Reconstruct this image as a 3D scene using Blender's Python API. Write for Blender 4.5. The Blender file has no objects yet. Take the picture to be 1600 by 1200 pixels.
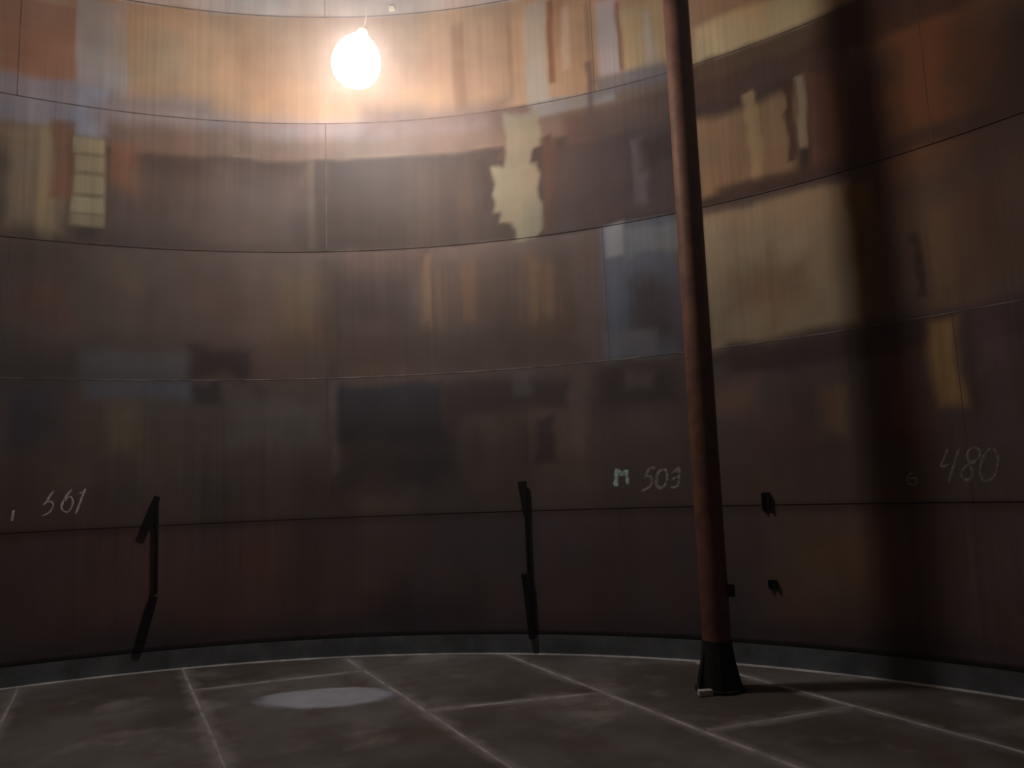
import bpy, bmesh, math, random
import numpy as np
from mathutils import Vector, Matrix, noise

random.seed(7)
scene = bpy.context.scene
COL = scene.collection
R = 7.042                      # inner radius of the tank shell, metres
CX, CY = -1.605, 1.492         # tank axis
EYE = 1.736
LAMP = (-1.361, 6.906, 5.80)   # centre of the glowing globe

# ------------------------------------------------------------------ camera
cam_data = bpy.data.cameras.new('camera')
cam = bpy.data.objects.new('camera', cam_data)
COL.objects.link(cam)
scene.camera = cam
cam_data.sensor_width = 36.0
cam_data.lens = 1210.45 / 1600 * 36.0
cam_data.clip_start = 0.05
pitch, roll = math.radians(7.5167), math.radians(-2.2233)
rt = Vector((1, 0, 0)); up = Vector((0, -math.sin(pitch), math.cos(pitch)))
fw = Vector((0, math.cos(pitch), math.sin(pitch)))
cxv = rt * math.cos(roll) + up * math.sin(roll)
cyv = -rt * math.sin(roll) + up * math.cos(roll)
m = Matrix((cxv, cyv, -fw)).transposed().to_4x4()
m.translation = (0, 0, EYE)
cam.matrix_world = m

# ------------------------------------------------------------------ world, light, exposure
world = bpy.data.worlds.new('world')
scene.world = world
world.use_nodes = True
world.node_tree.nodes['Background'].inputs[0].default_value = (0, 0, 0, 1)
world.node_tree.nodes['Background'].inputs[1].default_value = 0.0
LAMP_COLOR = (1.0, 0.86, 0.77)
LAMP_STRENGTH = 110.0
# thin haze added through the whole tank to give the lamp its bloom
air = world.node_tree.nodes.new('ShaderNodeVolumeScatter')
air.inputs['Density'].default_value = 0.010
air.inputs['Anisotropy'].default_value = 0.80
air.inputs['Color'].default_value = (0.95, 0.95, 1.0, 1)
world.node_tree.links.new(air.outputs[0], world.node_tree.nodes['World Output'].inputs['Volume'])
vs = scene.view_settings
vs.view_transform = 'Standard'
vs.look = 'None'
vs.exposure = 0.0
vs.gamma = 1.0
vs.use_curve_mapping = False
scene.cycles.max_bounces = 4
scene.cycles.diffuse_bounces = 3
scene.cycles.glossy_bounces = 1
scene.cycles.use_denoising = True
scene.cycles.filter_width = 2.2
scene.cycles.use_light_tree = False
scene.cycles.volume_bounces = 0

# ------------------------------------------------------------------ helpers
def lin(c):
    def f(v):
        v /= 255.0
        return v / 12.92 if v <= 0.04045 else ((v + 0.055) / 1.055) ** 2.4
    return (f(c[0]), f(c[1]), f(c[2]), 1.0)

def link(name, me, mat=None, parent=None, smooth=False):
    o = bpy.data.objects.new(name, me)
    COL.objects.link(o)
    if mat is not None and not me.materials:
        me.materials.append(mat)
    if smooth:
        for p in me.polygons:
            p.use_smooth = True
    if parent is not None:
        o.parent = parent
    return o

def mesh(name, verts, faces):
    me = bpy.data.meshes.new(name)
    me.from_pydata([tuple(v) for v in verts], [], faces)
    me.update()
    return me

def from_bm(name, bm, mat, parent=None, smooth=False):
    bmesh.ops.recalc_face_normals(bm, faces=bm.faces)
    me = bpy.data.meshes.new(name)
    bm.to_mesh(me); bm.free()
    return link(name, me, mat, parent, smooth)

def tag(o, label=None, cat=None, group=None, kind=None):
    if label: o['label'] = label
    if cat: o['category'] = cat
    if group: o['group'] = group
    if kind: o['kind'] = kind
    return o

def empty(name, loc, rotz=0.0):
    o = bpy.data.objects.new(name, None)
    COL.objects.link(o)
    o.empty_display_size = 0.1
    o.location = loc
    o.rotation_euler = (0, 0, rotz)
    return o

def wp(th, z, off=0.0):
    """point on the shell: th degrees clockwise from +Y, off = metres inwards"""
    a = math.radians(th)
    return Vector((CX + (R - off) * math.sin(a), CY + (R - off) * math.cos(a), z))

def smooth_sides(o, angle=40):
    me = o.data
    for p in me.polygons:
        p.use_smooth = True
    me.set_sharp_from_angle(angle=math.radians(angle))

def lathe(name, prof, mat, parent=None, seg=32, loc=(0, 0, 0), closed=True):
    verts, faces = [], []
    n = len(prof)
    for r, z in prof:
        for k in range(seg):
            a = 2 * math.pi * k / seg
            verts.append((loc[0] + r * math.cos(a), loc[1] + r * math.sin(a), loc[2] + z))
    for i in range(n - 1):
        for k in range(seg):
            k2 = (k + 1) % seg
            faces.append((i * seg + k, i * seg + k2, (i + 1) * seg + k2, (i + 1) * seg + k))
    if closed:
        faces.append(tuple(range(seg - 1, -1, -1)))
        faces.append(tuple((n - 1) * seg + k for k in range(seg)))
    o = link(name, mesh(name, verts, faces), mat, parent)
    smooth_sides(o)
    return o

def bevel_box(name, size, mat, parent=None, loc=(0, 0, 0), rot=None, bev=0.004):
    bm = bmesh.new()
    bmesh.ops.create_cube(bm, size=1.0)
    bmesh.ops.scale(bm, vec=size, verts=bm.verts)
    if bev:
        bmesh.ops.bevel(bm, geom=bm.edges[:], offset=bev, segments=2, affect='EDGES', profile=0.7)
    M = Matrix.Translation(loc) @ (rot.to_4x4() if rot is not None else Matrix())
    bmesh.ops.transform(bm, matrix=M, verts=bm.verts)
    return from_bm(name, bm, mat, parent)

def tube(name, pts, rad, mat, parent=None, seg=10):
    """round bar through pts; rad a number or one per point"""
    pts = [Vector(p) for p in pts]
    rads = rad if isinstance(rad, (list, tuple)) else [rad] * len(pts)
    verts, faces = [], []
    ref = None
    for i, p in enumerate(pts):
        d = (pts[min(i + 1, len(pts) - 1)] - pts[max(i - 1, 0)]).normalized()
        if ref is None:
            ref = d.orthogonal().normalized()
        ref = (ref - d * ref.dot(d)).normalized()
        b = d.cross(ref)
        for k in range(seg):
            a = 2 * math.pi * k / seg
            verts.append(p + (ref * math.cos(a) + b * math.sin(a)) * rads[i])
    for i in range(len(pts) - 1):
        for k in range(seg):
            k2 = (k + 1) % seg
            faces.append((i * seg + k, i * seg + k2, (i + 1) * seg + k2, (i + 1) * seg + k))
    faces.append(tuple(range(seg - 1, -1, -1)))
    faces.append(tuple((len(pts) - 1) * seg + k for k in range(seg)))
    o = link(name, mesh(name, verts, faces), mat, parent)
    smooth_sides(o)
    return o

# ------------------------------------------------------------------ materials
class NT:
    def __init__(self, name):
        self.mat = bpy.data.materials.new(name)
        self.mat.use_nodes = True
        self.t = self.mat.node_tree
        self.bsdf = self.t.nodes['Principled BSDF']
    def n(self, kind, **kw):
        x = self.t.nodes.new(kind)
        for k, v in kw.items():
            setattr(x, k, v)
        return x
    def put(self, sock, v):
        if isinstance(v, bpy.types.NodeSocket):
            self.t.links.new(v, sock)
        else:
            sock.default_value = v
    def math(self, op, a, b=None, clamp=False):
        x = self.n('ShaderNodeMath', operation=op, use_clamp=clamp)
        self.put(x.inputs[0], a)
        if b is not None:
            self.put(x.inputs[1], b)
        return x.outputs[0]
    def vec(self, op, a, b=None):
        x = self.n('ShaderNodeVectorMath', operation=op)
        self.put(x.inputs[0], a)
        if b is not None:
            self.put(x.inputs[1], b)
        return x.outputs[0]
    def noise(self, vec, scale, detail=3.0, rough=0.55, color=False):
        x = self.n('ShaderNodeTexNoise')
        self.put(x.inputs['Vector'], vec)
        x.inputs['Scale'].default_value = scale
        x.inputs['Detail'].default_value = detail
        x.inputs['Roughness'].default_value = rough
        return x.outputs[1 if color else 0]
    def remap(self, v, a, b, c=0.0, d=1.0, smooth=True):
        x = self.n('ShaderNodeMapRange')
        if smooth:
            x.interpolation_type = 'SMOOTHSTEP'
        self.put(x.inputs[0], v)
        for i, q in enumerate((a, b, c, d)):
            x.inputs[i + 1].default_value = q
        return x.outputs[0]
    def mix(self, f, a, b, blend='MIX'):
        x = self.n('ShaderNodeMix', data_type='RGBA', blend_type=blend)
        self.put(x.inputs[0], f)
        self.put(x.inputs[6], a)
        self.put(x.inputs[7], b)
        return x.outputs[2]
    def bump(self, h, strength, dist):
        x = self.n('ShaderNodeBump')
        x.inputs['Strength'].default_value = strength
        x.inputs['Distance'].default_value = dist
        self.put(x.inputs['Height'], h)
        self.t.links.new(x.outputs[0], self.bsdf.inputs['Normal'])

def plain(name, rgb, rough=0.8, var=0.35, scale=9.0, metal=0.0, bump=0.002):
    """rough metal / chalk with uneven tone"""
    t = NT(name)
    tc = t.n('ShaderNodeTexCoord')
    nz = t.noise(tc.outputs['Object'], scale, 5.0)
    dark = tuple(v * (1 - var) for v in lin(rgb)[:3]) + (1,)
    lite = tuple(min(1, v * (1 + var)) for v in lin(rgb)[:3]) + (1,)
    c = t.mix(t.remap(nz, 0.3, 0.7), dark, lite)
    t.put(t.bsdf.inputs['Base Color'], c)
    t.bsdf.inputs['Roughness'].default_value = rough
    t.bsdf.inputs['Metallic'].default_value = metal
    t.bsdf.inputs['Specular IOR Level'].default_value = 0.3
    t.bump(t.noise(tc.outputs['Object'], scale * 5, 3.0), 0.5, bump)
    return t.mat

# Stains, scale, worn paint and runs on the shell, tones shifted by region to even out lamp falloff:
# (angle from, angle to, height from, height to, edge softness m, edge kind, colour, cover)
# edge kind n = slightly uneven, w = ragged blotch, s = broken up into vertical runs
STAINS_AND_SHADING = [
    (-180.00, 180.00, 0.00, 1.47, 0.02, 'n', (108, 94, 97), 1),
    (-180.00, 180.00, 1.47, 3.00, 0.02, 'n', (108, 97, 94), 1),
    (-180.00, 180.00, 3.00, 4.46, 0.02, 'n', (112, 98, 93), 1),
    (-180.00, 180.00, 4.46, 5.56, 0.014, 'n', (73, 63, 60), 1),
    (-23.23, -5.35, 4.43, 5.42, 0.22, 'n', (110, 96, 91), 0.9),
    (-12.00, 14.00, 5.57, 5.61, 0.015, 'n', (173, 146, 124), 0.5),
    (-180.00, 180.00, 5.56, 6.00, 0.05, 'n', (122, 106, 97), 1),
    (-180.00, 180.00, 6.00, 7.32, 0.02, 'n', (182, 154, 128), 1),
    (-180.00, 180.00, 7.32, 9.20, 0.03, 'n', (204, 195, 193), 1),
    # ---- strake 5
    (-30.80, -25.24, 6.03, 7.12, 0.025, 'n', (172, 133, 112), 0.95),
    (-25.24, -21.09, 6.16, 7.27, 0.02, 'n', (182, 176, 177), 0.95),
    (-21.07, -11.18, 6.26, 7.27, 0.25, 'n', (203, 170, 137), 0.8),
    (2.02, 14.39, 6.25, 7.20, 0.3, 'n', (157, 136, 119), 0.85),  # darker tone beside the lamp, painted to flatten its falloff
    (-5.28, 10.81, 7.15, 7.31, 0.3, 'n', (173, 159, 138), 0.6),
    (8.22, 16.22, 6.10, 7.20, 0.12, 's', (136, 108, 88), 0.7),
    (15.75, 17.94, 5.97, 7.24, 0.03, 'n', (175, 171, 162), 0.9),
    (17.99, 18.60, 6.20, 7.20, 0.02, 'n', (125, 84, 57), 0.8),
    (18.58, 20.80, 6.09, 7.16, 0.03, 's', (168, 136, 112), 0.9),
    (19.33, 19.93, 6.32, 7.08, 0.03, 'n', (202, 185, 169), 0.7),
    (20.81, 22.41, 6.11, 7.09, 0.03, 's', (117, 92, 82), 0.9),
    (22.43, 24.42, 6.13, 7.02, 0.03, 'n', (182, 178, 187), 0.85),
    (24.44, 24.79, 6.17, 6.98, 0.02, 'n', (133, 90, 66), 0.8),
    (24.91, 29.22, 6.12, 6.88, 0.04, 'n', (194, 172, 133), 0.8),
    (26.70, 29.23, 6.12, 6.84, 0.05, 's', (193, 185, 187), 0.7),
    (30.88, 42.39, 5.75, 6.40, 0.06, 'n', (235, 216, 173), 0.9),
    (42.48, 54.02, 5.37, 5.70, 0.2, 'n', (136, 107, 89), 0.8),
    (46.02, 49.25, 4.62, 5.57, 0.14, 'w', (174, 121, 77), 0.8),
    (47.08, 51.37, 5.05, 5.54, 0.2, 'w', (145, 94, 66), 0.6),
    # ---- around seam 4
    (-40.00, -22.00, 5.70, 6.22, 0.06, 'n', (164, 162, 176), 0.9),
    (-25.20, -22.72, 5.64, 6.19, 0.05, 'n', (171, 175, 195), 0.85),
    (-22.98, -13.96, 5.88, 6.22, 0.08, 'n', (151, 142, 145), 0.85),
    (-24.00, 12.00, 5.84, 6.06, 0.08, 'n', (157, 148, 153), 0.7),
    (-22.00, -12.00, 5.60, 5.84, 0.12, 'n', (132, 114, 106), 0.6),
    (0.09, 14.15, 5.83, 6.14, 0.1, 'n', (114, 98, 94), 0.75),
    (16.03, 23.73, 5.84, 6.02, 0.03, 'n', (150, 152, 156), 0.8),
    (21.81, 28.94, 5.91, 6.14, 0.06, 'n', (122, 122, 130), 0.85),
    (18.94, 28.69, 5.41, 5.78, 0.06, 'n', (102, 83, 78), 0.9),
    (21.14, 21.73, 5.59, 6.37, 0.02, 'n', (100, 85, 90), 0.7),
    (30.00, 70.00, 5.55, 6.00, 0.05, 'n', (93, 67, 58), 0.9),
    (31.13, 42.96, 5.39, 5.74, 0.1, 'n', (104, 80, 74), 0.8),
    # ---- strake 4
    (-30.34, -25.16, 4.52, 5.70, 0.1, 'n', (173, 150, 128), 0.8),
    (-30.34, -26.21, 4.51, 5.69, 0.1, 's', (184, 159, 123), 0.8),
    (-26.84, -25.02, 4.93, 5.78, 0.04, 'n', (147, 105, 84), 0.8),
    (-22.54, -20.05, 5.07, 5.64, 0.08, 's', (146, 109, 88), 0.8),
    (-25.15, -22.50, 4.66, 5.64, 0.015, 'n', (176, 167, 136), 0.55),
    (-25.20, -22.64, 5.46, 5.63, 0.012, 'n', (184, 175, 144), 0.8),
    (-25.15, -22.59, 5.25, 5.42, 0.012, 'n', (178, 169, 140), 0.8),
    (-25.09, -22.65, 5.02, 5.20, 0.012, 'n', (182, 173, 142), 0.8),
    (-25.09, -22.65, 4.82, 4.97, 0.012, 'n', (186, 179, 148), 0.8),
    (-25.04, -22.66, 4.66, 4.78, 0.012, 'n', (168, 159, 133), 0.7),
    (-5.34, -3.47, 4.56, 5.55, 0.05, 's', (116, 102, 92), 0.6),
    (4.19, 12.04, 4.48, 5.50, 0.1, 's', (90, 76, 68), 0.6),
    (11.01, 11.73, 4.82, 5.42, 0.03, 'w', (65, 52, 47), 0.8),
    (11.72, 12.45, 4.81, 5.37, 0.02, 'w', (65, 54, 49), 0.8),
    (12.27, 13.77, 4.56, 4.83, 0.025, 'w', (69, 58, 53), 0.85),
    (16.13, 17.74, 5.25, 5.62, 0.03, 'w', (72, 58, 51), 0.9),
    (13.38, 16.88, 5.50, 5.95, 0.03, 'w', (145, 140, 124), 0.95),
    (13.41, 15.93, 5.28, 5.55, 0.025, 'w', (145, 140, 124), 0.95),
    (12.24, 16.32, 5.00, 5.33, 0.03, 'w', (147, 142, 123), 0.95),
    (12.06, 16.42, 4.81, 5.11, 0.03, 'w', (147, 142, 123), 0.95),
    (12.84, 16.54, 4.66, 4.88, 0.03, 'w', (145, 140, 121), 0.95),
    (13.87, 16.54, 4.49, 4.72, 0.025, 'w', (143, 138, 117), 0.95),
    (12.56, 13.28, 5.38, 5.49, 0.015, 'w', (94, 74, 60), 0.9),
    (16.64, 18.06, 4.47, 5.57, 0.04, 'n', (97, 73, 64), 0.8),
    (17.97, 28.62, 4.50, 5.42, 0.05, 'n', (87, 73, 73), 0.95),
    (19.77, 21.80, 4.55, 5.09, 0.05, 's', (117, 108, 111), 0.6),
    (25.07, 26.30, 4.62, 5.36, 0.03, 'w', (117, 108, 112), 0.7),
    (25.74, 28.79, 5.00, 5.34, 0.05, 'w', (65, 50, 47), 0.7),
    (30.71, 38.57, 4.57, 5.38, 0.06, 'n', (179, 146, 112), 0.9),
    (34.68, 35.69, 4.59, 5.53, 0.02, 'w', (200, 171, 131), 0.8),
    (37.93, 38.61, 4.71, 5.53, 0.015, 'w', (94, 68, 54), 0.9),
    (38.75, 39.51, 4.80, 5.49, 0.015, 'n', (192, 174, 152), 0.8),
    (39.56, 42.68, 4.54, 5.45, 0.05, 's', (135, 94, 76), 0.9),
    (42.54, 46.39, 4.00, 5.33, 0.2, 'n', (113, 84, 70), 0.8),
    (45.70, 51.91, 4.28, 4.98, 0.25, 'w', (154, 107, 71), 0.8),
    (49.36, 53.36, 4.17, 4.95, 0.2, 'w', (95, 75, 69), 0.7),
    (32.00, 70.00, 4.46, 4.62, 0.05, 'n', (97, 73, 65), 0.85),
    # ---- strake 3
    (-30.08, -23.61, 4.15, 4.50, 0.1, 'n', (109, 86, 76), 0.6),
    (-28.61, -24.93, 3.61, 4.09, 0.12, 'n', (120, 85, 75), 0.6),
    (-23.01, -17.47, 3.51, 4.36, 0.2, 'n', (120, 104, 90), 0.5),
    (-7.66, -3.37, 3.38, 4.19, 0.12, 'n', (123, 104, 83), 0.7),
    (-3.65, 5.19, 3.50, 4.39, 0.15, 'n', (87, 76, 75), 0.8),
    (-1.87, 4.06, 4.20, 4.43, 0.12, 'n', (110, 94, 90), 0.6),
    (5.20, 19.35, 3.52, 4.32, 0.12, 'n', (96, 82, 76), 0.7),
    (5.20, 19.35, 3.52, 4.32, 0.08, 's', (125, 102, 85), 0.85),
    (5.44, 6.04, 3.62, 4.39, 0.02, 'n', (145, 120, 98), 0.6),
    (15.26, 18.17, 3.37, 4.22, 0.03, 's', (137, 112, 88), 0.6),
    (-3.11, 19.08, 3.02, 3.52, 0.12, 'n', (91, 78, 73), 0.8),
    (18.57, 21.83, 3.02, 4.20, 0.05, 's', (113, 114, 127), 0.9),
    (21.91, 28.25, 2.99, 4.45, 0.03, 'n', (106, 116, 134), 0.9),
    (22.33, 23.86, 4.11, 4.46, 0.03, 'n', (171, 176, 182), 0.7),
    (23.86, 28.54, 4.05, 4.39, 0.06, 'w', (139, 146, 152), 0.7),
    (24.07, 26.82, 3.25, 3.82, 0.11, 'w', (78, 72, 78), 0.9),
    (25.42, 28.12, 3.13, 3.76, 0.1, 'w', (83, 70, 71), 0.7),
    (21.64, 26.33, 3.00, 3.27, 0.04, 'w', (130, 128, 136), 0.6),
    (30.47, 42.06, 2.95, 4.36, 0.05, 'n', (192, 171, 141), 0.95),
    (32.45, 38.32, 3.33, 3.70, 0.15, 'w', (149, 116, 90), 0.7),
    (34.96, 37.38, 3.08, 3.93, 0.06, 's', (170, 143, 111), 0.6),
    (41.77, 43.60, 3.07, 4.33, 0.05, 'n', (154, 115, 69), 0.8),
    (43.53, 52.41, 3.10, 4.00, 0.2, 'n', (144, 112, 90), 0.8),
    (48.94, 51.87, 3.31, 4.02, 0.2, 'w', (104, 82, 74), 0.7),
    (45.90, 46.50, 3.15, 3.75, 0.02, 'w', (84, 63, 55), 0.8),
    (46.57, 48.33, 3.12, 3.87, 0.06, 's', (156, 123, 95), 0.7),
    # ---- around seam 2
    (-29.70, -23.32, 2.95, 3.31, 0.15, 'n', (83, 76, 77), 0.8),
    (-23.79, -15.27, 2.96, 3.27, 0.08, 'n', (117, 120, 129), 0.7),
    (-15.54, -9.88, 3.03, 3.35, 0.08, 'w', (65, 58, 60), 0.85),
    (-15.24, -12.48, 2.72, 2.96, 0.06, 'w', (65, 60, 69), 0.85),
    (-9.87, -9.04, 2.75, 2.96, 0.04, 'w', (77, 70, 75), 0.6),
    (-23.73, -15.24, 2.77, 2.96, 0.06, 'n', (121, 125, 143), 0.7),
    (32.00, 70.00, 2.72, 3.03, 0.06, 'n', (87, 68, 68), 0.85),
    (29.47, 35.03, 2.85, 3.01, 0.04, 'n', (92, 76, 71), 0.7),
    # ---- strake 2
    (-29.54, -25.30, 2.30, 2.95, 0.12, 'n', (83, 83, 97), 0.85),
    (-25.46, -15.18, 2.02, 2.69, 0.25, 'n', (118, 104, 92), 0.5),
    (-21.62, -19.36, 2.21, 2.69, 0.09, 'n', (145, 134, 111), 0.6),
    (-12.03, -3.73, 2.25, 2.81, 0.12, 'n', (124, 122, 119), 0.5),
    (-3.45, -2.60, 1.95, 2.97, 0.02, 'n', (136, 129, 127), 0.5),
    (-2.93, 6.67, 2.28, 2.90, 0.06, 'n', (65, 67, 79), 0.9),
    (-2.62, 8.90, 1.78, 2.55, 0.16, 'n', (67, 66, 74), 0.85),
    (6.72, 18.87, 2.56, 2.87, 0.08, 'n', (72, 65, 67), 0.8),
    (7.30, 13.13, 2.58, 2.86, 0.05, 'n', (86, 77, 78), 0.8),
    (7.17, 18.09, 1.87, 2.46, 0.15, 's', (88, 77, 76), 0.7),
    (15.28, 16.70, 1.99, 2.47, 0.05, 'w', (64, 60, 64), 0.7),
    (13.46, 14.91, 2.69, 2.97, 0.05, 'n', (119, 114, 116), 0.6),
    (18.44, 19.57, 1.71, 2.92, 0.05, 'n', (118, 107, 100), 0.6),
    (20.60, 27.70, 2.47, 2.93, 0.1, 'n', (71, 63, 67), 0.85),
    (23.41, 26.14, 2.66, 2.86, 0.06, 'n', (124, 115, 117), 0.5),
    (29.72, 33.76, 2.33, 2.64, 0.1, 'n', (157, 124, 109), 0.6),
    (38.88, 40.45, 2.08, 2.48, 0.08, 'n', (163, 134, 107), 0.6),
    (33.53, 38.72, 1.87, 2.28, 0.2, 'n', (121, 90, 86), 0.6),
    (43.31, 45.56, 1.93, 2.68, 0.15, 'n', (134, 82, 71), 0.6),
    (46.36, 48.17, 2.27, 2.95, 0.06, 'n', (196, 160, 110), 0.85),
    (48.17, 49.11, 2.20, 2.97, 0.05, 'n', (87, 73, 63), 0.7),
    (48.98, 51.48, 1.88, 2.93, 0.15, 'n', (122, 103, 112), 0.6),
    # ---- strake 1
    (-20.90, -8.73, 0.54, 1.06, 0.5, 'n', (128, 89, 80), 0.5),
    (-8.19, 0.06, 0.46, 1.06, 0.4, 'n', (129, 103, 81), 0.4),
    (-1.08, 9.59, 0.25, 0.62, 0.2, 'w', (72, 66, 77), 0.7),
    (35.65, 41.85, 0.57, 1.40, 0.4, 'n', (154, 122, 83), 0.6),
    (-180.00, 180.00, 0.21, 0.40, 0.09, 'n', (78, 71, 83), 0.6),
    (-180.00, 180.00, 0.19, 0.24, 0.012, 'n', (32, 30, 35), 0.95),  # shadow gap over the grey band, painted as a black line
    (-180.00, 180.00, 1.40, 1.50, 0.03, 'n', (84, 65, 63), 0.5),
]

def value_noise(u, v, scale, octaves=3, rough=0.6, seed=0):
    """smooth fractal noise of two coordinates, about -0.5 .. 0.5"""
    tot = np.zeros_like(u); amp = 1.0; norm = 0.0
    for o in range(octaves):
        x = u * scale * 2 ** o; y = v * scale * 2 ** o
        xi = np.floor(x).astype(np.int64); yi = np.floor(y).astype(np.int64)
        fx = x - xi; fy = y - yi
        fx = fx * fx * (3 - 2 * fx); fy = fy * fy * (3 - 2 * fy)
        def h(i, j):
            n = (i * 374761393 + j * 668265263 + (seed + o * 17) * 1442695041) & 0xffffffff
            n = ((n ^ (n >> 13)) * 1274126177) & 0xffffffff
            return ((n ^ (n >> 16)) & 0xffff) / 65535.0
        a = h(xi, yi) * (1 - fx) + h(xi + 1, yi) * fx
        b = h(xi, yi + 1) * (1 - fx) + h(xi + 1, yi + 1) * fx
        tot += amp * (a * (1 - fy) + b * fy - 0.5); norm += amp; amp *= rough
    return tot / norm

def smooth01(x):
    x = np.clip(x, 0, 1)
    return x * x * (3 - 2 * x)

def stain_and_shading_colours(u, v):
    """steel colour at arc length u and height v (metres) after every stain and painted shading is laid on"""
    n1u, n1v = value_noise(u, v, 1.9, 3, 0.6, 1), value_noise(u, v, 1.9, 3, 0.6, 2)
    n2u, n2v = value_noise(u, v, 3.2, 3, 0.65, 3), value_noise(u, v, 3.2, 3, 0.65, 4)
    streak = value_noise(u * 6.0, v * 0.22, 1.0, 3, 0.65, 5) + 0.5
    runs = smooth01((streak - 0.38) / 0.26)
    warp = {'n': (u + n1u * 0.12, v + n1v * 0.14), 'w': (u + n2u * 0.16, v + n2v * 0.22), 's': (u + n1u * 0.04, v + n1v * 0.5)}
    col = np.tile(np.array(lin((110, 88, 74))[:3]), (len(u), 1))
    for (a0, a1, z0, z1, soft, kind, rgb, alpha) in STAINS_AND_SHADING:
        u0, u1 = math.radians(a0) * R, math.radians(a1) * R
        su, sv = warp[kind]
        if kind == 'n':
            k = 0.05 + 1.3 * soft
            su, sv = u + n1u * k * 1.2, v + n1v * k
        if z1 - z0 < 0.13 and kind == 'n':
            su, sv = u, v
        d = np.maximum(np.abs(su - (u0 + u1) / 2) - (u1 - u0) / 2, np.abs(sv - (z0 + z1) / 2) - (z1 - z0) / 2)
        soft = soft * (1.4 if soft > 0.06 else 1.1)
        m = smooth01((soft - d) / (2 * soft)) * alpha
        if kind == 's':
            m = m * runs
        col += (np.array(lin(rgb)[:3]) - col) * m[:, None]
    # patches of redder, yellower and bluer rust
    r1 = value_noise(u, v, 0.9, 4, 0.6, 11)[:, None]; r2 = value_noise(u, v, 1.7, 4, 0.6, 12)[:, None]
    col = col * (1 + r1 * np.array([0.45, 0.0, -0.30]) + r2 * np.array([0.15, 0.18, 0.22]))
    # uneven tone: broad runs, blotches, faint level marks
    wide = value_noise(u * 3.2, v * 0.5, 1.0, 4, 0.6, 21)[:, None]
    blot = value_noise(u, v, 1.3, 4, 0.62, 22)[:, None]
    smear = value_noise(u * 0.4, v * 5.0, 1.0, 4, 0.65, 23)[:, None]
    col = col * (1 + 0.34 * wide) * (1 + 0.50 * blot) * (1 + 0.16 * smear)
    return np.clip(col, 0.004, 0.9)

def shell_mat():
    t = NT('stained_shell_steel')
    uv = t.n('ShaderNodeUVMap', uv_map='UVMap').outputs[0]
    at = t.n('ShaderNodeAttribute', attribute_name='steel_colour').outputs['Color']
    fine = t.noise(t.vec('MULTIPLY', uv, (17.0, 0.30, 1)), 1.0, 3.0, 0.65)
    amount = t.n('ShaderNodeAttribute', attribute_name='run_amount').outputs['Fac']
    kk = t.math('ADD', 1.0, t.math('MULTIPLY', amount, t.remap(fine, 0.25, 0.75, -0.12, 0.12)))
    g = t.n('ShaderNodeCombineColor')
    for i in range(3):
        t.put(g.inputs[i], kk)
    t.put(t.bsdf.inputs['Base Color'], t.mix(1.0, at, g.outputs[0], 'MULTIPLY'))
    t.bsdf.inputs['Roughness'].default_value = 0.62
    t.bsdf.inputs['Specular IOR Level'].default_value = 0.25
    return t.mat

SEAMS = [0.0, 1.469, 3.003, 4.455, 5.993, 7.324, 8.80]
M_SHELL = shell_mat()
M_GREY = plain('grey_bottom_band', (114, 123, 130), 0.75, 0.3, 3.0)
M_BEAD_PALE = plain('pale_weld', (128, 124, 122), 0.7, 0.6, 3.0)
M_BEAD_MID = plain('brown_weld', (104, 92, 84), 0.8, 0.35, 6.0)
M_BEAD_DARK = plain('dark_weld', (60, 48, 42), 0.8, 0.35, 6.0)
M_BACK = plain('black_scale', (28, 24, 23), 0.9, 0.3, 4.0)
M_RUST = plain('rusty_pipe', (118, 82, 68), 0.6, 0.3, 5.0)
M_DARK = plain('dark_greasy_steel', (40, 36, 34), 0.85, 0.3, 6.0)
M_BLACK = plain('black_soot_steel', (11, 10, 10), 0.9, 0.3, 8.0)
M_WHITE = plain('white_block', (215, 212, 215), 0.7, 0.1, 12.0)
M_DUST = plain('pale_dry_dust', (184, 182, 186), 0.95, 0.35, 5.0)
M_LIME = plain('pale_lime_weld', (222, 226, 234), 0.9, 0.35, 3.0)
M_CHALK = plain('white_chalk', (226, 226, 230), 0.95, 0.45, 30.0)
M_CHALK_FAINT = plain('rubbed_grey_chalk', (160, 156, 154), 0.95, 0.45, 30.0)
M_CHALK_GREY = plain('grey_chalk', (140, 135, 128), 0.95, 0.4, 30.0)
M_CHALK_BLUE = plain('pale_blue_chalk', (190, 222, 224), 0.95, 0.4, 30.0)
M_ROOF = plain('roof_steel', (112, 100, 92), 0.8, 0.3, 1.2)
M_CABLE = plain('lamp_cable', (170, 160, 145), 0.7, 0.1, 10.0)
M_CAP = plain('porcelain_cap', (225, 220, 205), 0.4, 0.05, 10.0)

def glow_mat():
    t = NT('lit_globe')
    t.bsdf.inputs['Base Color'].default_value = (0.9, 0.85, 0.75, 1)
    t.bsdf.inputs['Emission Color'].default_value = LAMP_COLOR + (1,)
    t.bsdf.inputs['Emission Strength'].default_value = LAMP_STRENGTH
    return t.mat
M_GLOW = glow_mat()

# ------------------------------------------------------------------ tank shell
STEP = 360.0 / 7
TH = 0.012                      # plate thickness

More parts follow.
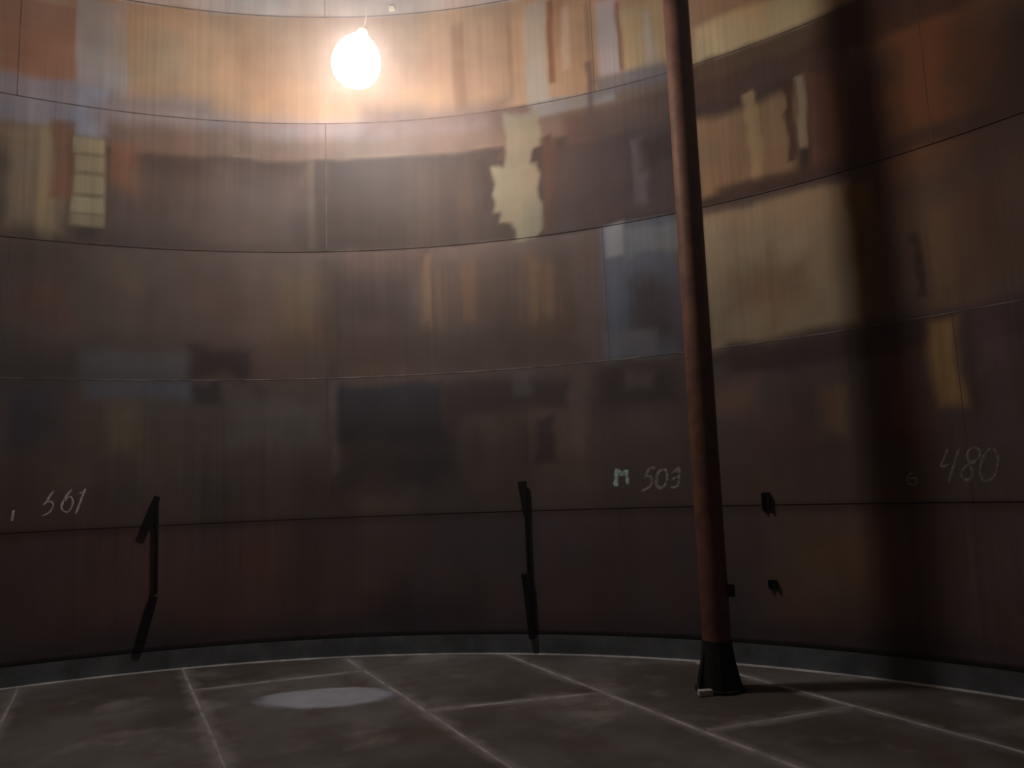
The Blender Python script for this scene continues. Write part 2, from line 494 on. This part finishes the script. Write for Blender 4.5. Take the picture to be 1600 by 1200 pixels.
def ring_strip(name, th0, th1, z0, z1, off0, off1, mat, parent, seg_deg=2.0, uv=True):
    """curved plate: inner face at off1 metres inside R, outer face at off0"""
    n = max(2, int(math.ceil((th1 - th0) / seg_deg)))
    verts, faces = [], []
    for i in range(n + 1):
        th = th0 + (th1 - th0) * i / n
        verts += [wp(th, z0, off1), wp(th, z1, off1), wp(th, z1, off0), wp(th, z0, off0)]
    for i in range(n):
        a, b = 4 * i, 4 * (i + 1)
        for k in range(4):
            k2 = (k + 1) % 4
            faces.append((a + k, a + k2, b + k2, b + k))
    faces.append((0, 3, 2, 1))
    e = 4 * n
    faces.append((e, e + 1, e + 2, e + 3))
    me = mesh(name, verts, faces)
    if uv:
        lay = me.uv_layers.new(name='UVMap')
        for p in me.polygons:
            for li in p.loop_indices:
                vi = me.loops[li].vertex_index
                th = th0 + (th1 - th0) * (vi // 4) / n
                lay.data[li].uv = (math.radians(th) * R, me.vertices[vi].co.z)
    o = link(name, me, mat, parent)
    bm = bmesh.new(); bm.from_mesh(me)
    bmesh.ops.recalc_face_normals(bm, faces=bm.faces)
    bm.to_mesh(me); bm.free()
    smooth_sides(o, 30)
    return o

def shell_plate(th0, th1, z0, z1):
    """one rolled plate of the shell, 12 mm thick, its colour laid down point by point"""
    near = th1 > -45 and th0 < 70
    nt = 230 if near else 26
    nz = 56 if near else 6
    th = np.radians(np.linspace(th0, th1, nt + 1)); zz = np.linspace(z0, z1, nz + 1)
    T, Z = np.meshgrid(th, zz, indexing='ij')
    T, Z = T.ravel(), Z.ravel()
    front = np.stack([CX + R * np.sin(T), CY + R * np.cos(T), Z], 1)
    ro = R + TH - 0.001
    verts = front.tolist()
    def vid(i, j): return i * (nz + 1) + j
    faces = [(vid(i, j), vid(i, j + 1), vid(i + 1, j + 1), vid(i + 1, j)) for i in range(nt) for j in range(nz)]
    # rim and back
    loop = [vid(i, 0) for i in range(nt + 1)] + [vid(nt, j) for j in range(1, nz + 1)] + \
           [vid(i, nz) for i in range(nt - 1, -1, -1)] + [vid(0, j) for j in range(nz - 1, 0, -1)]
    b0 = len(verts)
    for q in loop:
        verts.append((CX + ro * math.sin(T[q]), CY + ro * math.cos(T[q]), Z[q]))
    for k in range(len(loop)):
        k2 = (k + 1) % len(loop)
        faces.append((loop[k], loop[k2], b0 + k2, b0 + k))
    me = mesh('shell_plate', verts, faces)
    U = np.concatenate([T, T[loop]]) * R
    V = np.concatenate([Z, Z[loop]])
    col = stain_and_shading_colours(U, V)
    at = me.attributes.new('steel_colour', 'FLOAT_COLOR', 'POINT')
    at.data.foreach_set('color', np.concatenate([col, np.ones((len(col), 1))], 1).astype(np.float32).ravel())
    ra = me.attributes.new('run_amount', 'FLOAT', 'POINT')
    ra.data.foreach_set('value', (0.25 + 0.75 * smooth01((value_noise(U, V, 0.55, 2, 0.6, 24) + 0.15) / 0.3)).astype(np.float32))
    lay = me.uv_layers.new(name='UVMap')
    vi = np.zeros(len(me.loops), dtype=np.int32)
    me.loops.foreach_get('vertex_index', vi)
    lay.data.foreach_set('uv', np.stack([U[vi], V[vi]], 1).astype(np.float32).ravel())
    o = link('shell_plate', me, M_SHELL, wall)
    smooth_sides(o, 40)
    return o

def arc_bead(name, th0, th1, z, rad, mat, parent, off=0.0, seg_deg=2.0):
    n = max(3, int((th1 - th0) / seg_deg))
    return tube(name, [wp(th0 + (th1 - th0) * i / n, z, off) for i in range(n + 1)], rad, mat, parent, 8)

# black mill-scale backing behind the plates
seg = 120
vb, fb = [], []
for k in range(seg):
    th = 360.0 * k / seg
    vb += [wp(th, -0.05, -TH), wp(th, 8.85, -TH), wp(th, 8.85, -0.06), wp(th, -0.05, -0.06)]
for k in range(seg):
    a, b = 4 * k, 4 * ((k + 1) % seg)
    for j in range(4):
        j2 = (j + 1) % 4
        fb.append((a + j, b + j, b + j2, a + j2))
bmw = bmesh.new()
bv = [bmw.verts.new(v) for v in vb]
for f in fb:
    bmw.faces.new([bv[i] for i in f])
wall = from_bm('wall_shell', bmw, M_BACK)
smooth_sides(wall, 30)
tag(wall, 'round rust-brown steel tank shell rising around the floor', None, None, 'structure')

for s in range(6):
    z0, z1 = SEAMS[s], SEAMS[s + 1]
    start = 22.0 if s % 2 == 0 else -3.6
    groove_low = 0.005 if s in (1, 3) else 0.0002      # open dark joints over courses one and three
    groove_top = 0.005 if s in (0, 2) else 0.0002
    for k in range(7):
        a0 = start + STEP * (k - 4)
        shell_plate(a0 + 0.03, a0 + STEP - 0.03, z0 + groove_low, z1 - groove_top)
        bd = tube('vertical_weld', [wp(a0, z0 + 0.02, -0.0065), wp(a0, (z0 + z1) / 2, -0.0065), wp(a0, z1 - 0.02, -0.0065)], 0.008,
                  M_BEAD_MID, wall, 8)
    if s in (1, 3, 4):
        for k in range(7):
            a0 = start + STEP * (k - 4)
            arc_bead('horizontal_weld', a0, a0 + STEP, z1, 0.008, M_BEAD_PALE if s == 1 else M_BEAD_MID, wall, -0.005)

# grey band along the foot of the shell
base = ring_strip('baseboard_around', -180, 179.999, 0.0, 0.20, 0.0005, 0.010, M_GREY, None, uv=False)
tag(base, 'grey band around the foot of the rusty tank wall', None, None, 'structure')

# small pale lug high on the shell, right of the lamp
lug = bevel_box('lug', (0.07, 0.04, 0.05), M_CAP, wall, wp(2.91, 7.40, 0.015), Matrix.Rotation(-math.radians(2.91), 3, 'Z'), 0.006)
lug['label'] = 'small pale lug high on the wall above the lamp'

# ------------------------------------------------------------------ tank bottom: lapped plates and welds
NU = Vector((0.8877, 0.4604, 0)).normalized()       # across the plate rows
NV = Vector((-NU.y, NU.x, 0))                        # along the plate rows
def fl(u, v, z=0.0):
    return NU * u + NV * v + Vector((0, 0, z))

def floor_mat():
    t = NT('bottom_plate_steel')
    uv = t.n('ShaderNodeUVMap', uv_map='UVMap').outputs[0]
    a = t.noise(uv, 0.55, 4.0, 0.6)
    b = t.noise(t.vec('MULTIPLY', uv, (1.0, 1.0, 1.0)), 2.1, 5.0, 0.65)
    c = t.mix(t.remap(a, 0.35, 0.65), lin((94, 90, 86)), lin((130, 129, 130)))
    c = t.mix(t.remap(b, 0.45, 0.72, 0.0, 0.75), c, lin((106, 90, 80)))
    c = t.mix(t.remap(t.noise(uv, 1.3, 4.0, 0.6), 0.52, 0.72, 0.0, 0.8), c, lin((158, 154, 150)))
    # dust gathered along the plate edges
    ea = t.n('ShaderNodeSeparateXYZ'); t.put(ea.inputs[0], t.n('ShaderNodeUVMap', uv_map='EdgeU').outputs[0])
    eb = t.n('ShaderNodeSeparateXYZ'); t.put(eb.inputs[0], t.n('ShaderNodeUVMap', uv_map='EdgeV').outputs[0])
    ed = t.math('MINIMUM', t.math('MINIMUM', ea.outputs[0], ea.outputs[1]), t.math('MINIMUM', eb.outputs[0], eb.outputs[1]))
    ed = t.math('ADD', ed, t.math('MULTIPLY', t.math('SUBTRACT', t.noise(uv, 4.0, 3.0), 0.42), 0.22))
    c = t.mix(t.remap(ed, 0.13, 0.0, 0.0, 0.7), c, lin((168, 166, 170)))
    t.put(t.bsdf.inputs['Base Color'], c)
    t.bsdf.inputs['Roughness'].default_value = 0.7
    t.bsdf.inputs['Specular IOR Level'].default_value = 0.25
    t.bump(t.noise(uv, 20.0, 5.0, 0.6), 0.4, 0.006)
    return t.mat
M_FLOOR = floor_mat()

bmf = bmesh.new()
ring_b = [bmf.verts.new(wp(360 * k / 96, -0.012, 0.0)) for k in range(96)]
ring_l = [bmf.verts.new(wp(360 * k / 96, -0.06, 0.0)) for k in range(96)]
bmf.faces.new(ring_b); bmf.faces.new(list(reversed(ring_l)))
for k in range(96):
    bmf.faces.new((ring_b[k], ring_b[(k + 1) % 96], ring_l[(k + 1) % 96], ring_l[k]))
floor = from_bm('floor', bmf, M_BACK)
tag(floor, 'grey-brown steel tank bottom of long welded plates', None, None, 'structure')

CU, CV = CX * NU.x + CY * NU.y, CX * NV.x + CY * NV.y
RF = R - 0.014
def clip_half(poly, dist):
    """part of poly where dist(p) >= 0"""
    out = []
    for i in range(len(poly)):
        p, q = poly[i], poly[(i + 1) % len(poly)]
        dp, dq = dist(p), dist(q)
        if dp >= 0: out.append(p)
        if (dp >= 0) != (dq >= 0):
            f = dp / (dp - dq)
            out.append((p[0] + (q[0] - p[0]) * f, p[1] + (q[1] - p[1]) * f))
    return out

rows = [-8.0, -6.55, -5.10, -3.65, -2.20, -0.75, 0.70, 2.255, 3.70, 5.015, 6.4]
cross = [1.5, 4.5, 1.5, 4.5, 1.6, 5.25, 7.83, 5.88, 4.36, 2.9]
skew = [0, 0, 0, 0, 0, -0.1, -0.14, -0.26, -0.14, 0]      # some end joints were cut a little askew
circle = [(CU + RF * math.cos(2 * math.pi * k / 180), CV + RF * math.sin(2 * math.pi * k / 180)) for k in range(180)]
for i in range(len(rows) - 1):
    u0, u1 = rows[i], rows[i + 1]
    cuts = [cross[i] + 6.0 * j for j in (-3, -2, -1, 0, 1, 2)]
    for j in range(len(cuts) - 1):
        v0, v1 = cuts[j], cuts[j + 1]
        g = 0.004
        k, um = skew[i], (u0 + u1) / 2
        poly = circle
        for dist in (lambda p: p[0] - u0 - g, lambda p: u1 - g - p[0],
                     lambda p: p[1] - v0 - g - k * (p[0] - um), lambda p: v1 - g + k * (p[0] - um) - p[1]):
            if len(poly) >= 3:
                poly = clip_half(poly, dist)
        if len(poly) < 3:
            continue
        zt = 0.0 - 0.003 * ((i + j) % 2)
        bm = bmesh.new()
        top = [bm.verts.new(fl(p[0], p[1], zt)) for p in poly]
        bot = [bm.verts.new(fl(p[0], p[1], -0.0115)) for p in poly]
        bm.faces.new(top); bm.faces.new(list(reversed(bot)))
        for q in range(len(poly)):
            bm.faces.new((top[q], top[(q + 1) % len(poly)], bot[(q + 1) % len(poly)], bot[q]))
        o = from_bm('floor_plate', bm, M_FLOOR, floor)
        lay = o.data.uv_layers.new(name='UVMap')
        shift = random.uniform(-20, 20)
        for lp in o.data.loops:
            co = o.data.vertices[lp.vertex_index].co
            lay.data[lp.index].uv = (co.dot(NU) + shift, co.dot(NV))
        for nm, ax, lo, hi in (('EdgeU', NU, u0, u1), ('EdgeV', NV, v0, v1)):
            el = o.data.uv_layers.new(name=nm)
            for lp in o.data.loops:
                co = o.data.vertices[lp.vertex_index].co
                q = co.dot(ax) - (k * (co.dot(NU) - um) if nm == 'EdgeV' else 0.0)
                el.data[lp.index].uv = (q - lo, hi - q)

def floor_weld(p, q, wid, h=0.007, mat=None):
    """low rounded bead from p to q, both (u, v)"""
    P, Q = fl(*p), fl(*q)
    d = (Q - P).normalized(); s = Vector((-d.y, d.x, 0))
    n = max(2, int((Q - P).length / 0.12))
    prof = [(-1, -0.6), (-0.6, 0.55), (0, 1), (0.6, 0.55), (1, -0.6)]
    verts, faces = [], []
    for i in range(n + 1):
        c = P.lerp(Q, i / n)
        w = wid * (1 + 0.35 * noise.noise(c * 2.3)) * 0.5
        c = c + s * 0.006 * noise.noise(c * 1.7 + Vector((9, 0, 0)))
        for a, b in prof:
            verts.append(c + s * a * w + Vector((0, 0, h * b)))
    for i in range(n):
        for k in range(4):
            faces.append((5 * i + k, 5 * i + 5 + k, 5 * i + 6 + k, 5 * i + 1 + k))
    o = link('floor_weld', mesh('floor_weld', verts, faces), mat or M_DUST, floor, True)
    return o

def chord(u):
    h = math.sqrt(max(0.0, (RF - 0.02) ** 2 - (u - CU) ** 2))
    return CV - h, CV + h
for i in range(1, len(rows) - 1):
    a, b = chord(rows[i])
    floor_weld((rows[i], a), (rows[i], b), 0.034)
for i in range(len(rows) - 1):
    for j in (-2, -1, 0, 1):
        v = cross[i] + 6.0 * j
        ua, ub = rows[i] + 0.02, rows[i + 1] - 0.02
        if all((u - CU) ** 2 + (v - CV) ** 2 < (RF - 0.05) ** 2 for u in (ua, ub)):
            hw = skew[i] * (ub - ua) / 2
            floor_weld((ua, v - hw), (ub, v + hw), 0.036)
# pale fillet weld where the shell meets the bottom
for k in range(8):
    cw = arc_bead('corner_weld', -180 + 45 * k, -135 + 45 * k, 0.004, 0.014, M_LIME, floor, 0.014)

# ------------------------------------------------------------------ roof
bmr = bmesh.new()
apex_i = bmr.verts.new((CX, CY, 9.55)); apex_o = bmr.verts.new((CX, CY, 9.60))
ri = [bmr.verts.new(wp(360 * k / 72, 8.81, -0.06)) for k in range(72)]
ro = [bmr.verts.new(wp(360 * k / 72, 8.87, -0.08)) for k in range(72)]
for k in range(72):
    k2 = (k + 1) % 72
    bmr.faces.new((apex_i, ri[k2], ri[k])); bmr.faces.new((apex_o, ro[k], ro[k2])); bmr.faces.new((ri[k], ri[k2], ro[k2], ro[k]))
roof = from_bm('ceiling', bmr, M_ROOF)
tag(roof, 'shallow conical steel roof closing the tank', None, None, 'structure')
def roof_z(x, y):
    r = math.hypot(x - CX, y - CY)
    return 9.55 + (8.81 - 9.55) * r / (R + 0.06)

# ------------------------------------------------------------------ lamp hanging in front of the wall
lamp = empty('hanging_lamp', LAMP)
tag(lamp, 'glowing white pear-shaped lamp hanging high before the wall', 'lamp')
prof = [(0.001, -0.272), (0.075, -0.262), (0.145, -0.230), (0.202, -0.178), (0.238, -0.105), (0.250, -0.025), (0.240, 0.060),
        (0.212, 0.135), (0.168, 0.200), (0.118, 0.250), (0.075, 0.288), (0.050, 0.312)]
globe = lathe('globe', prof, M_GLOW, lamp, 40)
globe.rotation_euler = (0, math.radians(12), 0)
globe.scale = (0.9, 0.9, 0.9)
capo = lathe('cap', [(0.052, 0.305), (0.056, 0.33), (0.045, 0.36), (0.018, 0.372)], M_CAP, lamp, 24)
capo.rotation_euler = (0, math.radians(12), 0)
capo.scale = (0.9, 0.9, 0.9)
top = Vector((0.335 * math.sin(math.radians(12)), 0, 0.335 * math.cos(math.radians(12))))
rz = roof_z(LAMP[0] + top.x + 0.05, LAMP[1]) - LAMP[2]
tube('cable', [top, top + Vector((0.03, 0, 0.12)), (top.x + 0.045, 0, 1.2), (top.x + 0.05, 0, rz)], 0.0035, M_CABLE, lamp, 8)

# ------------------------------------------------------------------ pipe column
PX, PY = 1.629, 6.719
colm = empty('pipe_column', (PX, PY, 0))
tag(colm, 'tall rusty steel pipe column standing on the tank floor', 'column')
ptop = roof_z(PX, PY)
pipe = lathe('pipe', [(0.117, 0.012), (0.117, 2.0), (0.117, 4.0), (0.117, 6.0), (0.117, ptop - 0.004)], M_RUST, colm, 40)
for v in pipe.data.vertices:          # the pipe leans very slightly
    v.co.x += 0.006 * v.co.z
lathe('base_plate', [(0.205, 0.0005), (0.205, 0.022), (0.198, 0.026)], M_DARK, colm, 40)
lathe('base_sleeve', [(0.166, 0.026), (0.160, 0.10), (0.140, 0.24), (0.126, 0.36), (0.124, 0.40), (0.1185, 0.402)], M_DARK, colm, 40)
for k in range(6):
    a = math.radians(20 + 60 * k)
    d = Vector((math.cos(a), math.sin(a), 0)); s = Vector((-d.y, d.x, 0)) * 0.006
    pr = [(0.118, 0.024), (0.198, 0.024), (0.198, 0.055), (0.132, 0.33), (0.118, 0.33)]
    bm = bmesh.new()
    A = [bm.verts.new(d * r + s + Vector((0, 0, z))) for r, z in pr]
    B = [bm.verts.new(d * r - s + Vector((0, 0, z))) for r, z in pr]
    bm.faces.new(A); bm.faces.new(list(reversed(B)))
    for q in range(len(pr)):
        bm.faces.new((A[q], B[q], B[(q + 1) % len(pr)], A[(q + 1) % len(pr)]))
    from_bm('gusset', bm, M_DARK, colm)
lgo = bevel_box('lug', (0.07, 0.05, 0.10), M_DARK, colm, (0.13, -0.05, 0.80), None, 0.008)

blk = bevel_box('block', (0.115, 0.06, 0.045), M_WHITE, None, (PX - 0.165, PY - 0.175, 0.0235), Matrix.Rotation(0.1, 3, 'Z'), 0.008)
tag(blk, 'small white block lying at the foot of the pipe column', 'block')

# ------------------------------------------------------------------ hinged props on the shell
def local(th, z_off=0.0):
    """frame on the shell: x to the right along the wall, y towards the tank axis, z up"""
    return empty('wall_prop', wp(th, 0.0), -math.radians(th) + math.pi)

def flat_bar(name, p, q, wid0, wid1, thick, mat, parent):
    """bar in the x-z plane from p to q (x, y, z)"""
    p, q = Vector(p), Vector(q)
    d = (q - p).normalized()
    s = Vector((d.z, 0, -d.x)).normalized()
    n = d.cross(s).normalized()
    bm = bmesh.new()
    vs_ = []
    for c, w in ((p, wid0), (q, wid1)):
        for a, b in ((-1, -1), (1, -1), (1, 1), (-1, 1)):
            vs_.append(bm.verts.new(c + s * a * w / 2 + n * b * thick / 2))
    for f in ((0, 1, 2, 3), (7, 6, 5, 4), (0, 4, 5, 1), (1, 5, 6, 2), (2, 6, 7, 3), (3, 7, 4, 0)):
        bm.faces.new([vs_[i] for i in f])
    bmesh.ops.bevel(bm, geom=bm.edges[:], offset=min(wid0, wid1, thick) * 0.15, segments=1, affect='EDGES')
    return from_bm(name, bm, mat, parent)

# the frame's x axis runs to the left as seen from inside, so right on the wall is -x
pa = local(-17.85)
tag(pa, 'black bent steel prop with a slanting foot on the left wall', 'prop', 'black props fixed to the shell')
tube('rod', [(0.0, 0.04, 1.77), (-0.005, 0.04, 1.2), (-0.008, 0.04, 0.74)], 0.019, M_BLACK, pa)
flat_bar('upper_plate', (-0.005, 0.045, 1.775), (0.110, 0.045, 1.43), 0.062, 0.085, 0.03, M_BLACK, pa)
flat_bar('lower_leg', (0.01, 0.045, 0.765), (0.122, 0.045, 0.29), 0.080, 0.082, 0.05, M_BLACK, pa)
tube('hinge_pin', [(-0.012, 0.02, 0.765), (-0.012, 0.085, 0.765)], 0.010, M_BEAD_PALE, pa, 10)
for z in (1.70, 0.72):
    flat_bar('standoff', (0.0, 0.0, z - 0.02), (0.0, 0.0, z + 0.02), 0.03, 0.03, 0.09, M_BLACK, pa)
pb = local(14.0)
tag(pb, 'straight black steel prop on the wall left of the column', 'prop', 'black props fixed to the shell')
tube('rod', [(0.0, 0.04, 1.77), (-0.008, 0.04, 1.2), (-0.010, 0.04, 0.80)], 0.019, M_BLACK, pb)
flat_bar('upper_plate', (0.022, 0.045, 1.785), (-0.002, 0.045, 1.42), 0.098, 0.045, 0.03, M_BLACK, pb)
flat_bar('lower_leg', (0.016, 0.045, 0.83), (-0.020, 0.045, 0.165), 0.100, 0.062, 0.05, M_BLACK, pb)
tube('hinge_pin', [(0.045, 0.02, 0.80), (0.045, 0.085, 0.80)], 0.022, M_BLACK, pb, 10)
for z in (1.70, 0.72):
    flat_bar('standoff', (0.0, 0.0, z - 0.02), (0.0, 0.0, z + 0.02), 0.03, 0.03, 0.09, M_BLACK, pb)

# two clips left on the shell to the right of the column
ca = local(34.0); ca.name = 'wall_clip'; ca.location.z = 1.42
tag(ca, 'black steel clip on the wall seam right of the column', 'clip', 'black clips right of the column')
flat_bar('back_plate', (0, 0.008, 0.0), (0, 0.008, 0.17), 0.075, 0.075, 0.016, M_BLACK, ca)
flat_bar('cheek', (0.03, 0.022, 0.01), (0.03, 0.022, 0.16), 0.014, 0.014, 0.03, M_BLACK, ca)
flat_bar('cheek', (-0.03, 0.022, 0.01), (-0.03, 0.022, 0.16), 0.014, 0.014, 0.03, M_BLACK, ca)
cb = local(34.0); cb.name = 'wall_clip.001'; cb.location.z = 0.71
tag(cb, 'smaller black steel clip low on the wall right of the column', 'clip', 'black clips right of the column')
flat_bar('back_plate', (0, 0.008, 0.0), (0, 0.008, 0.08), 0.075, 0.075, 0.016, M_BLACK, cb)
flat_bar('cheek', (0.03, 0.022, 0.005), (0.03, 0.022, 0.075), 0.014, 0.014, 0.03, M_BLACK, cb)
flat_bar('cheek', (-0.03, 0.022, 0.005), (-0.03, 0.022, 0.075), 0.014, 0.014, 0.03, M_BLACK, cb)

# ------------------------------------------------------------------ chalk writing on the shell
# strokes: (character, width m, [(angle, height), ...])
CHALK = {
    'A': [
        ('5', 0.0226, [(-25.6, 1.868), (-25.86, 1.818), (-26.07, 1.768), (-26.28, 1.731)]),
        ('5', 0.0156, [(-26.11, 1.756), (-25.75, 1.76), (-25.61, 1.721), (-25.73, 1.678), (-25.95, 1.647), (-26.34, 1.624)]),
        ('6', 0.0208, [(-24.32, 1.875), (-24.68, 1.818), (-24.93, 1.749), (-25.01, 1.699), (-24.86, 1.66), (-24.54, 1.651), (-24.28, 1.701), (-24.2, 1.752), (-24.35, 1.798), (-24.58, 1.799), (-24.8, 1.761)]),
        ('1', 0.0208, [(-23.3, 1.883), (-23.56, 1.794), (-23.77, 1.711), (-23.98, 1.629)]),
        ('1', 0.0122, [(-23.76, 1.833), (-23.53, 1.845), (-23.35, 1.877)]),
    ],
    'B': [
        ('1', 0.026, [(-28.34, 1.693), (-28.37, 1.643), (-28.43, 1.588)]),
    ],
    'C': [
        ('M', 0.0521, [(21.91, 1.694), (22.0, 1.785), (22.05, 1.876)]),
        ('M', 0.0446, [(22.04, 1.87), (22.3, 1.836), (22.56, 1.802)]),
        ('M', 0.0446, [(22.56, 1.802), (22.86, 1.852)]),
        ('M', 0.0496, [(22.92, 1.859), (22.94, 1.787), (22.95, 1.709)]),
    ],
    'D': [
        ('5', 0.0306, [(25.35, 1.865), (24.87, 1.861), (24.69, 1.823), (24.44, 1.767), (24.78, 1.784), (25.02, 1.745), (24.89, 1.688), (24.5, 1.657), (24.11, 1.633)]),
        ('0', 0.0353, [(26.04, 1.842), (25.65, 1.825), (25.4, 1.756), (25.42, 1.685), (25.73, 1.658), (26.12, 1.695), (26.31, 1.764), (26.24, 1.828), (25.98, 1.842)]),
        ('3', 0.0306, [(26.65, 1.8), (26.98, 1.824), (27.31, 1.854), (27.26, 1.766), (27.17, 1.69), (26.84, 1.66), (26.53, 1.668)]),
        ('3', 0.0236, [(26.66, 1.731), (26.94, 1.755), (27.21, 1.76)]),
    ],
    'E': [
        ('4', 0.0246, [(46.71, 1.908), (46.45, 1.837), (46.12, 1.761), (46.59, 1.769), (46.91, 1.777)]),
        ('4', 0.029, [(47.39, 1.897), (47.04, 1.802), (46.77, 1.711), (46.51, 1.63)]),
        ('8', 0.0246, [(48.19, 1.896), (47.91, 1.878), (47.79, 1.833), (47.9, 1.787), (48.25, 1.795), (48.5, 1.828), (48.54, 1.874), (48.34, 1.895), (48.15, 1.897)]),
        ('8', 0.0268, [(48.32, 1.794), (47.93, 1.771), (47.56, 1.743), (47.33, 1.693), (47.45, 1.652), (47.71, 1.646), (47.96, 1.675), (47.99, 1.715), (47.87, 1.751), (47.78, 1.777)]),
        ('0', 0.0268, [(49.18, 1.889), (48.85, 1.841), (48.57, 1.783), (48.43, 1.708), (48.56, 1.642), (48.85, 1.636), (49.21, 1.67), (49.44, 1.728), (49.54, 1.797), (49.48, 1.857), (49.32, 1.883)]),
    ],
    'F': [
        ('6', 0.0191, [(44.33, 1.723), (44.06, 1.698), (43.95, 1.661), (44.08, 1.623), (44.41, 1.622), (44.56, 1.653), (44.41, 1.675), (44.08, 1.671)]),
    ],
}
CHALK_INFO = {'A': ('white chalk number 561 on the left wall', M_CHALK), 'B': ('white chalk tick left of the number 561', M_CHALK),
              'C': ('pale blue chalk letter M beside the column', M_CHALK_BLUE), 'D': ('rubbed grey chalk number 503 behind the column', M_CHALK_FAINT),
              'E': ('grey chalk number 480 on the right wall', M_CHALK_GREY), 'F': ('faint small chalk mark left of the number 480', M_CHALK_FAINT)}

def ribbon(name, pts, wid, mat, parent):
    # smooth the stroke
    fine = []
    n = len(pts)
    for i in range(n - 1):
        p0, p1, p2, p3 = pts[max(i - 1, 0)], pts[i], pts[i + 1], pts[min(i + 2, n - 1)]
        for k in range(4):
            t = k / 4
            fine.append(tuple(0.5 * (2 * p1[c] + (p2[c] - p0[c]) * t + (2 * p0[c] - 5 * p1[c] + 4 * p2[c] - p3[c]) * t * t +
                                     (3 * p1[c] - p0[c] - 3 * p2[c] + p3[c]) * t ** 3) for c in (0, 1)))
    fine.append(pts[-1])
    P = [(math.radians(a) * R, z) for a, z in fine]
    verts, faces = [], []
    for i, (u, z) in enumerate(P):
        du = P[min(i + 1, len(P) - 1)][0] - P[max(i - 1, 0)][0]
        dz = P[min(i + 1, len(P) - 1)][1] - P[max(i - 1, 0)][1]
        L = math.hypot(du, dz) or 1.0
        w = wid * 0.5 * (0.85 + 0.5 * noise.noise(Vector((u * 25, z * 25, 3))))
        if i in (0, len(P) - 1):
            w *= 0.6
        for sgn, off in ((-1, 0.0006), (-0.6, 0.0022), (0.6, 0.0022), (1, 0.0006)):
            verts.append(wp(math.degrees((u - dz / L * w * sgn) / R), z + du / L * w * sgn, off))
    for i in range(len(P) - 1):
        for k in range(3):
            faces.append((4 * i + k, 4 * i + 4 + k, 4 * i + 5 + k, 4 * i + 1 + k))
    return verts, faces

for key, strokes in CHALK.items():
    label, mat = CHALK_INFO[key]
    chars = {}
    for ch, wid, pts in strokes:
        v, f = ribbon('stroke', pts, wid, mat, wall)
        V, F = chars.setdefault(ch, ([], []))
        b = len(V)
        V += v; F += [tuple(i + b for i in q) for q in f]
    if len(chars) == 1:
        V, F = list(chars.values())[0]
        o = link('chalk_mark', mesh('chalk_mark', V, F), mat, wall, True)
        o['label'] = label
    else:
        root = empty('chalk_number', (0, 0, 0)); root.parent = wall
        root['label'] = label
        for ch, (V, F) in chars.items():
            link('digit', mesh('digit', V, F), mat, root, True)

# ------------------------------------------------------------------ pale dry residue on the floor
bm = bmesh.new()
rings, segs = 7, 48
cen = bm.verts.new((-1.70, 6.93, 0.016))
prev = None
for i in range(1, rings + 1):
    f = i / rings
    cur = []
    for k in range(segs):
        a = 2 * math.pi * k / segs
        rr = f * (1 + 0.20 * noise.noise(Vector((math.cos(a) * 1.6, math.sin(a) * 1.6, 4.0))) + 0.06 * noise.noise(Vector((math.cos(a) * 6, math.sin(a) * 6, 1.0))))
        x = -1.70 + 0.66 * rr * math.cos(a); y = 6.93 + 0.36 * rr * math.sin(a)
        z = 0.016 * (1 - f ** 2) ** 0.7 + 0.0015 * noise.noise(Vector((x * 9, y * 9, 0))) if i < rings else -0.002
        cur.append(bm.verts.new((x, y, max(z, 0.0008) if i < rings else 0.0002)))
    for k in range(segs):
        k2 = (k + 1) % segs
        if prev is None:
            bm.faces.new((cen, cur[k], cur[k2]))
        else:
            bm.faces.new((prev[k], cur[k], cur[k2], prev[k2]))
    prev = cur
lay_c = bm.verts.layers.float.new('cover')
for v_ in bm.verts:
    q = math.hypot((v_.co.x + 1.70) / 0.66, (v_.co.y - 6.93) / 0.36)
    v_[lay_c] = max(0.0, min(1.0, 1.06 - q))
tr = NT('thinning_pale_dust')
tr.bsdf.inputs['Roughness'].default_value = 0.95
tr.bsdf.inputs['Specular IOR Level'].default_value = 0.1
tco = tr.n('ShaderNodeTexCoord').outputs['Object']
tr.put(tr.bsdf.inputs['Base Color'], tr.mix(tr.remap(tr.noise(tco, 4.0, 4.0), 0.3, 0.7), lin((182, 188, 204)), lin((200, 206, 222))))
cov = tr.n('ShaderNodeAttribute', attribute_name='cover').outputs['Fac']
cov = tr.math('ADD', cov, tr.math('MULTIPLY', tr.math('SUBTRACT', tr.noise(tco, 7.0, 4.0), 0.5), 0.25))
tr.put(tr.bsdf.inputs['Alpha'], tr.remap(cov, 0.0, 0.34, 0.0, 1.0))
res = from_bm('residue_patch', bm, tr.mat, None, True)
tag(res, 'pale grey oval patch of dry residue on the floor plates', 'residue')
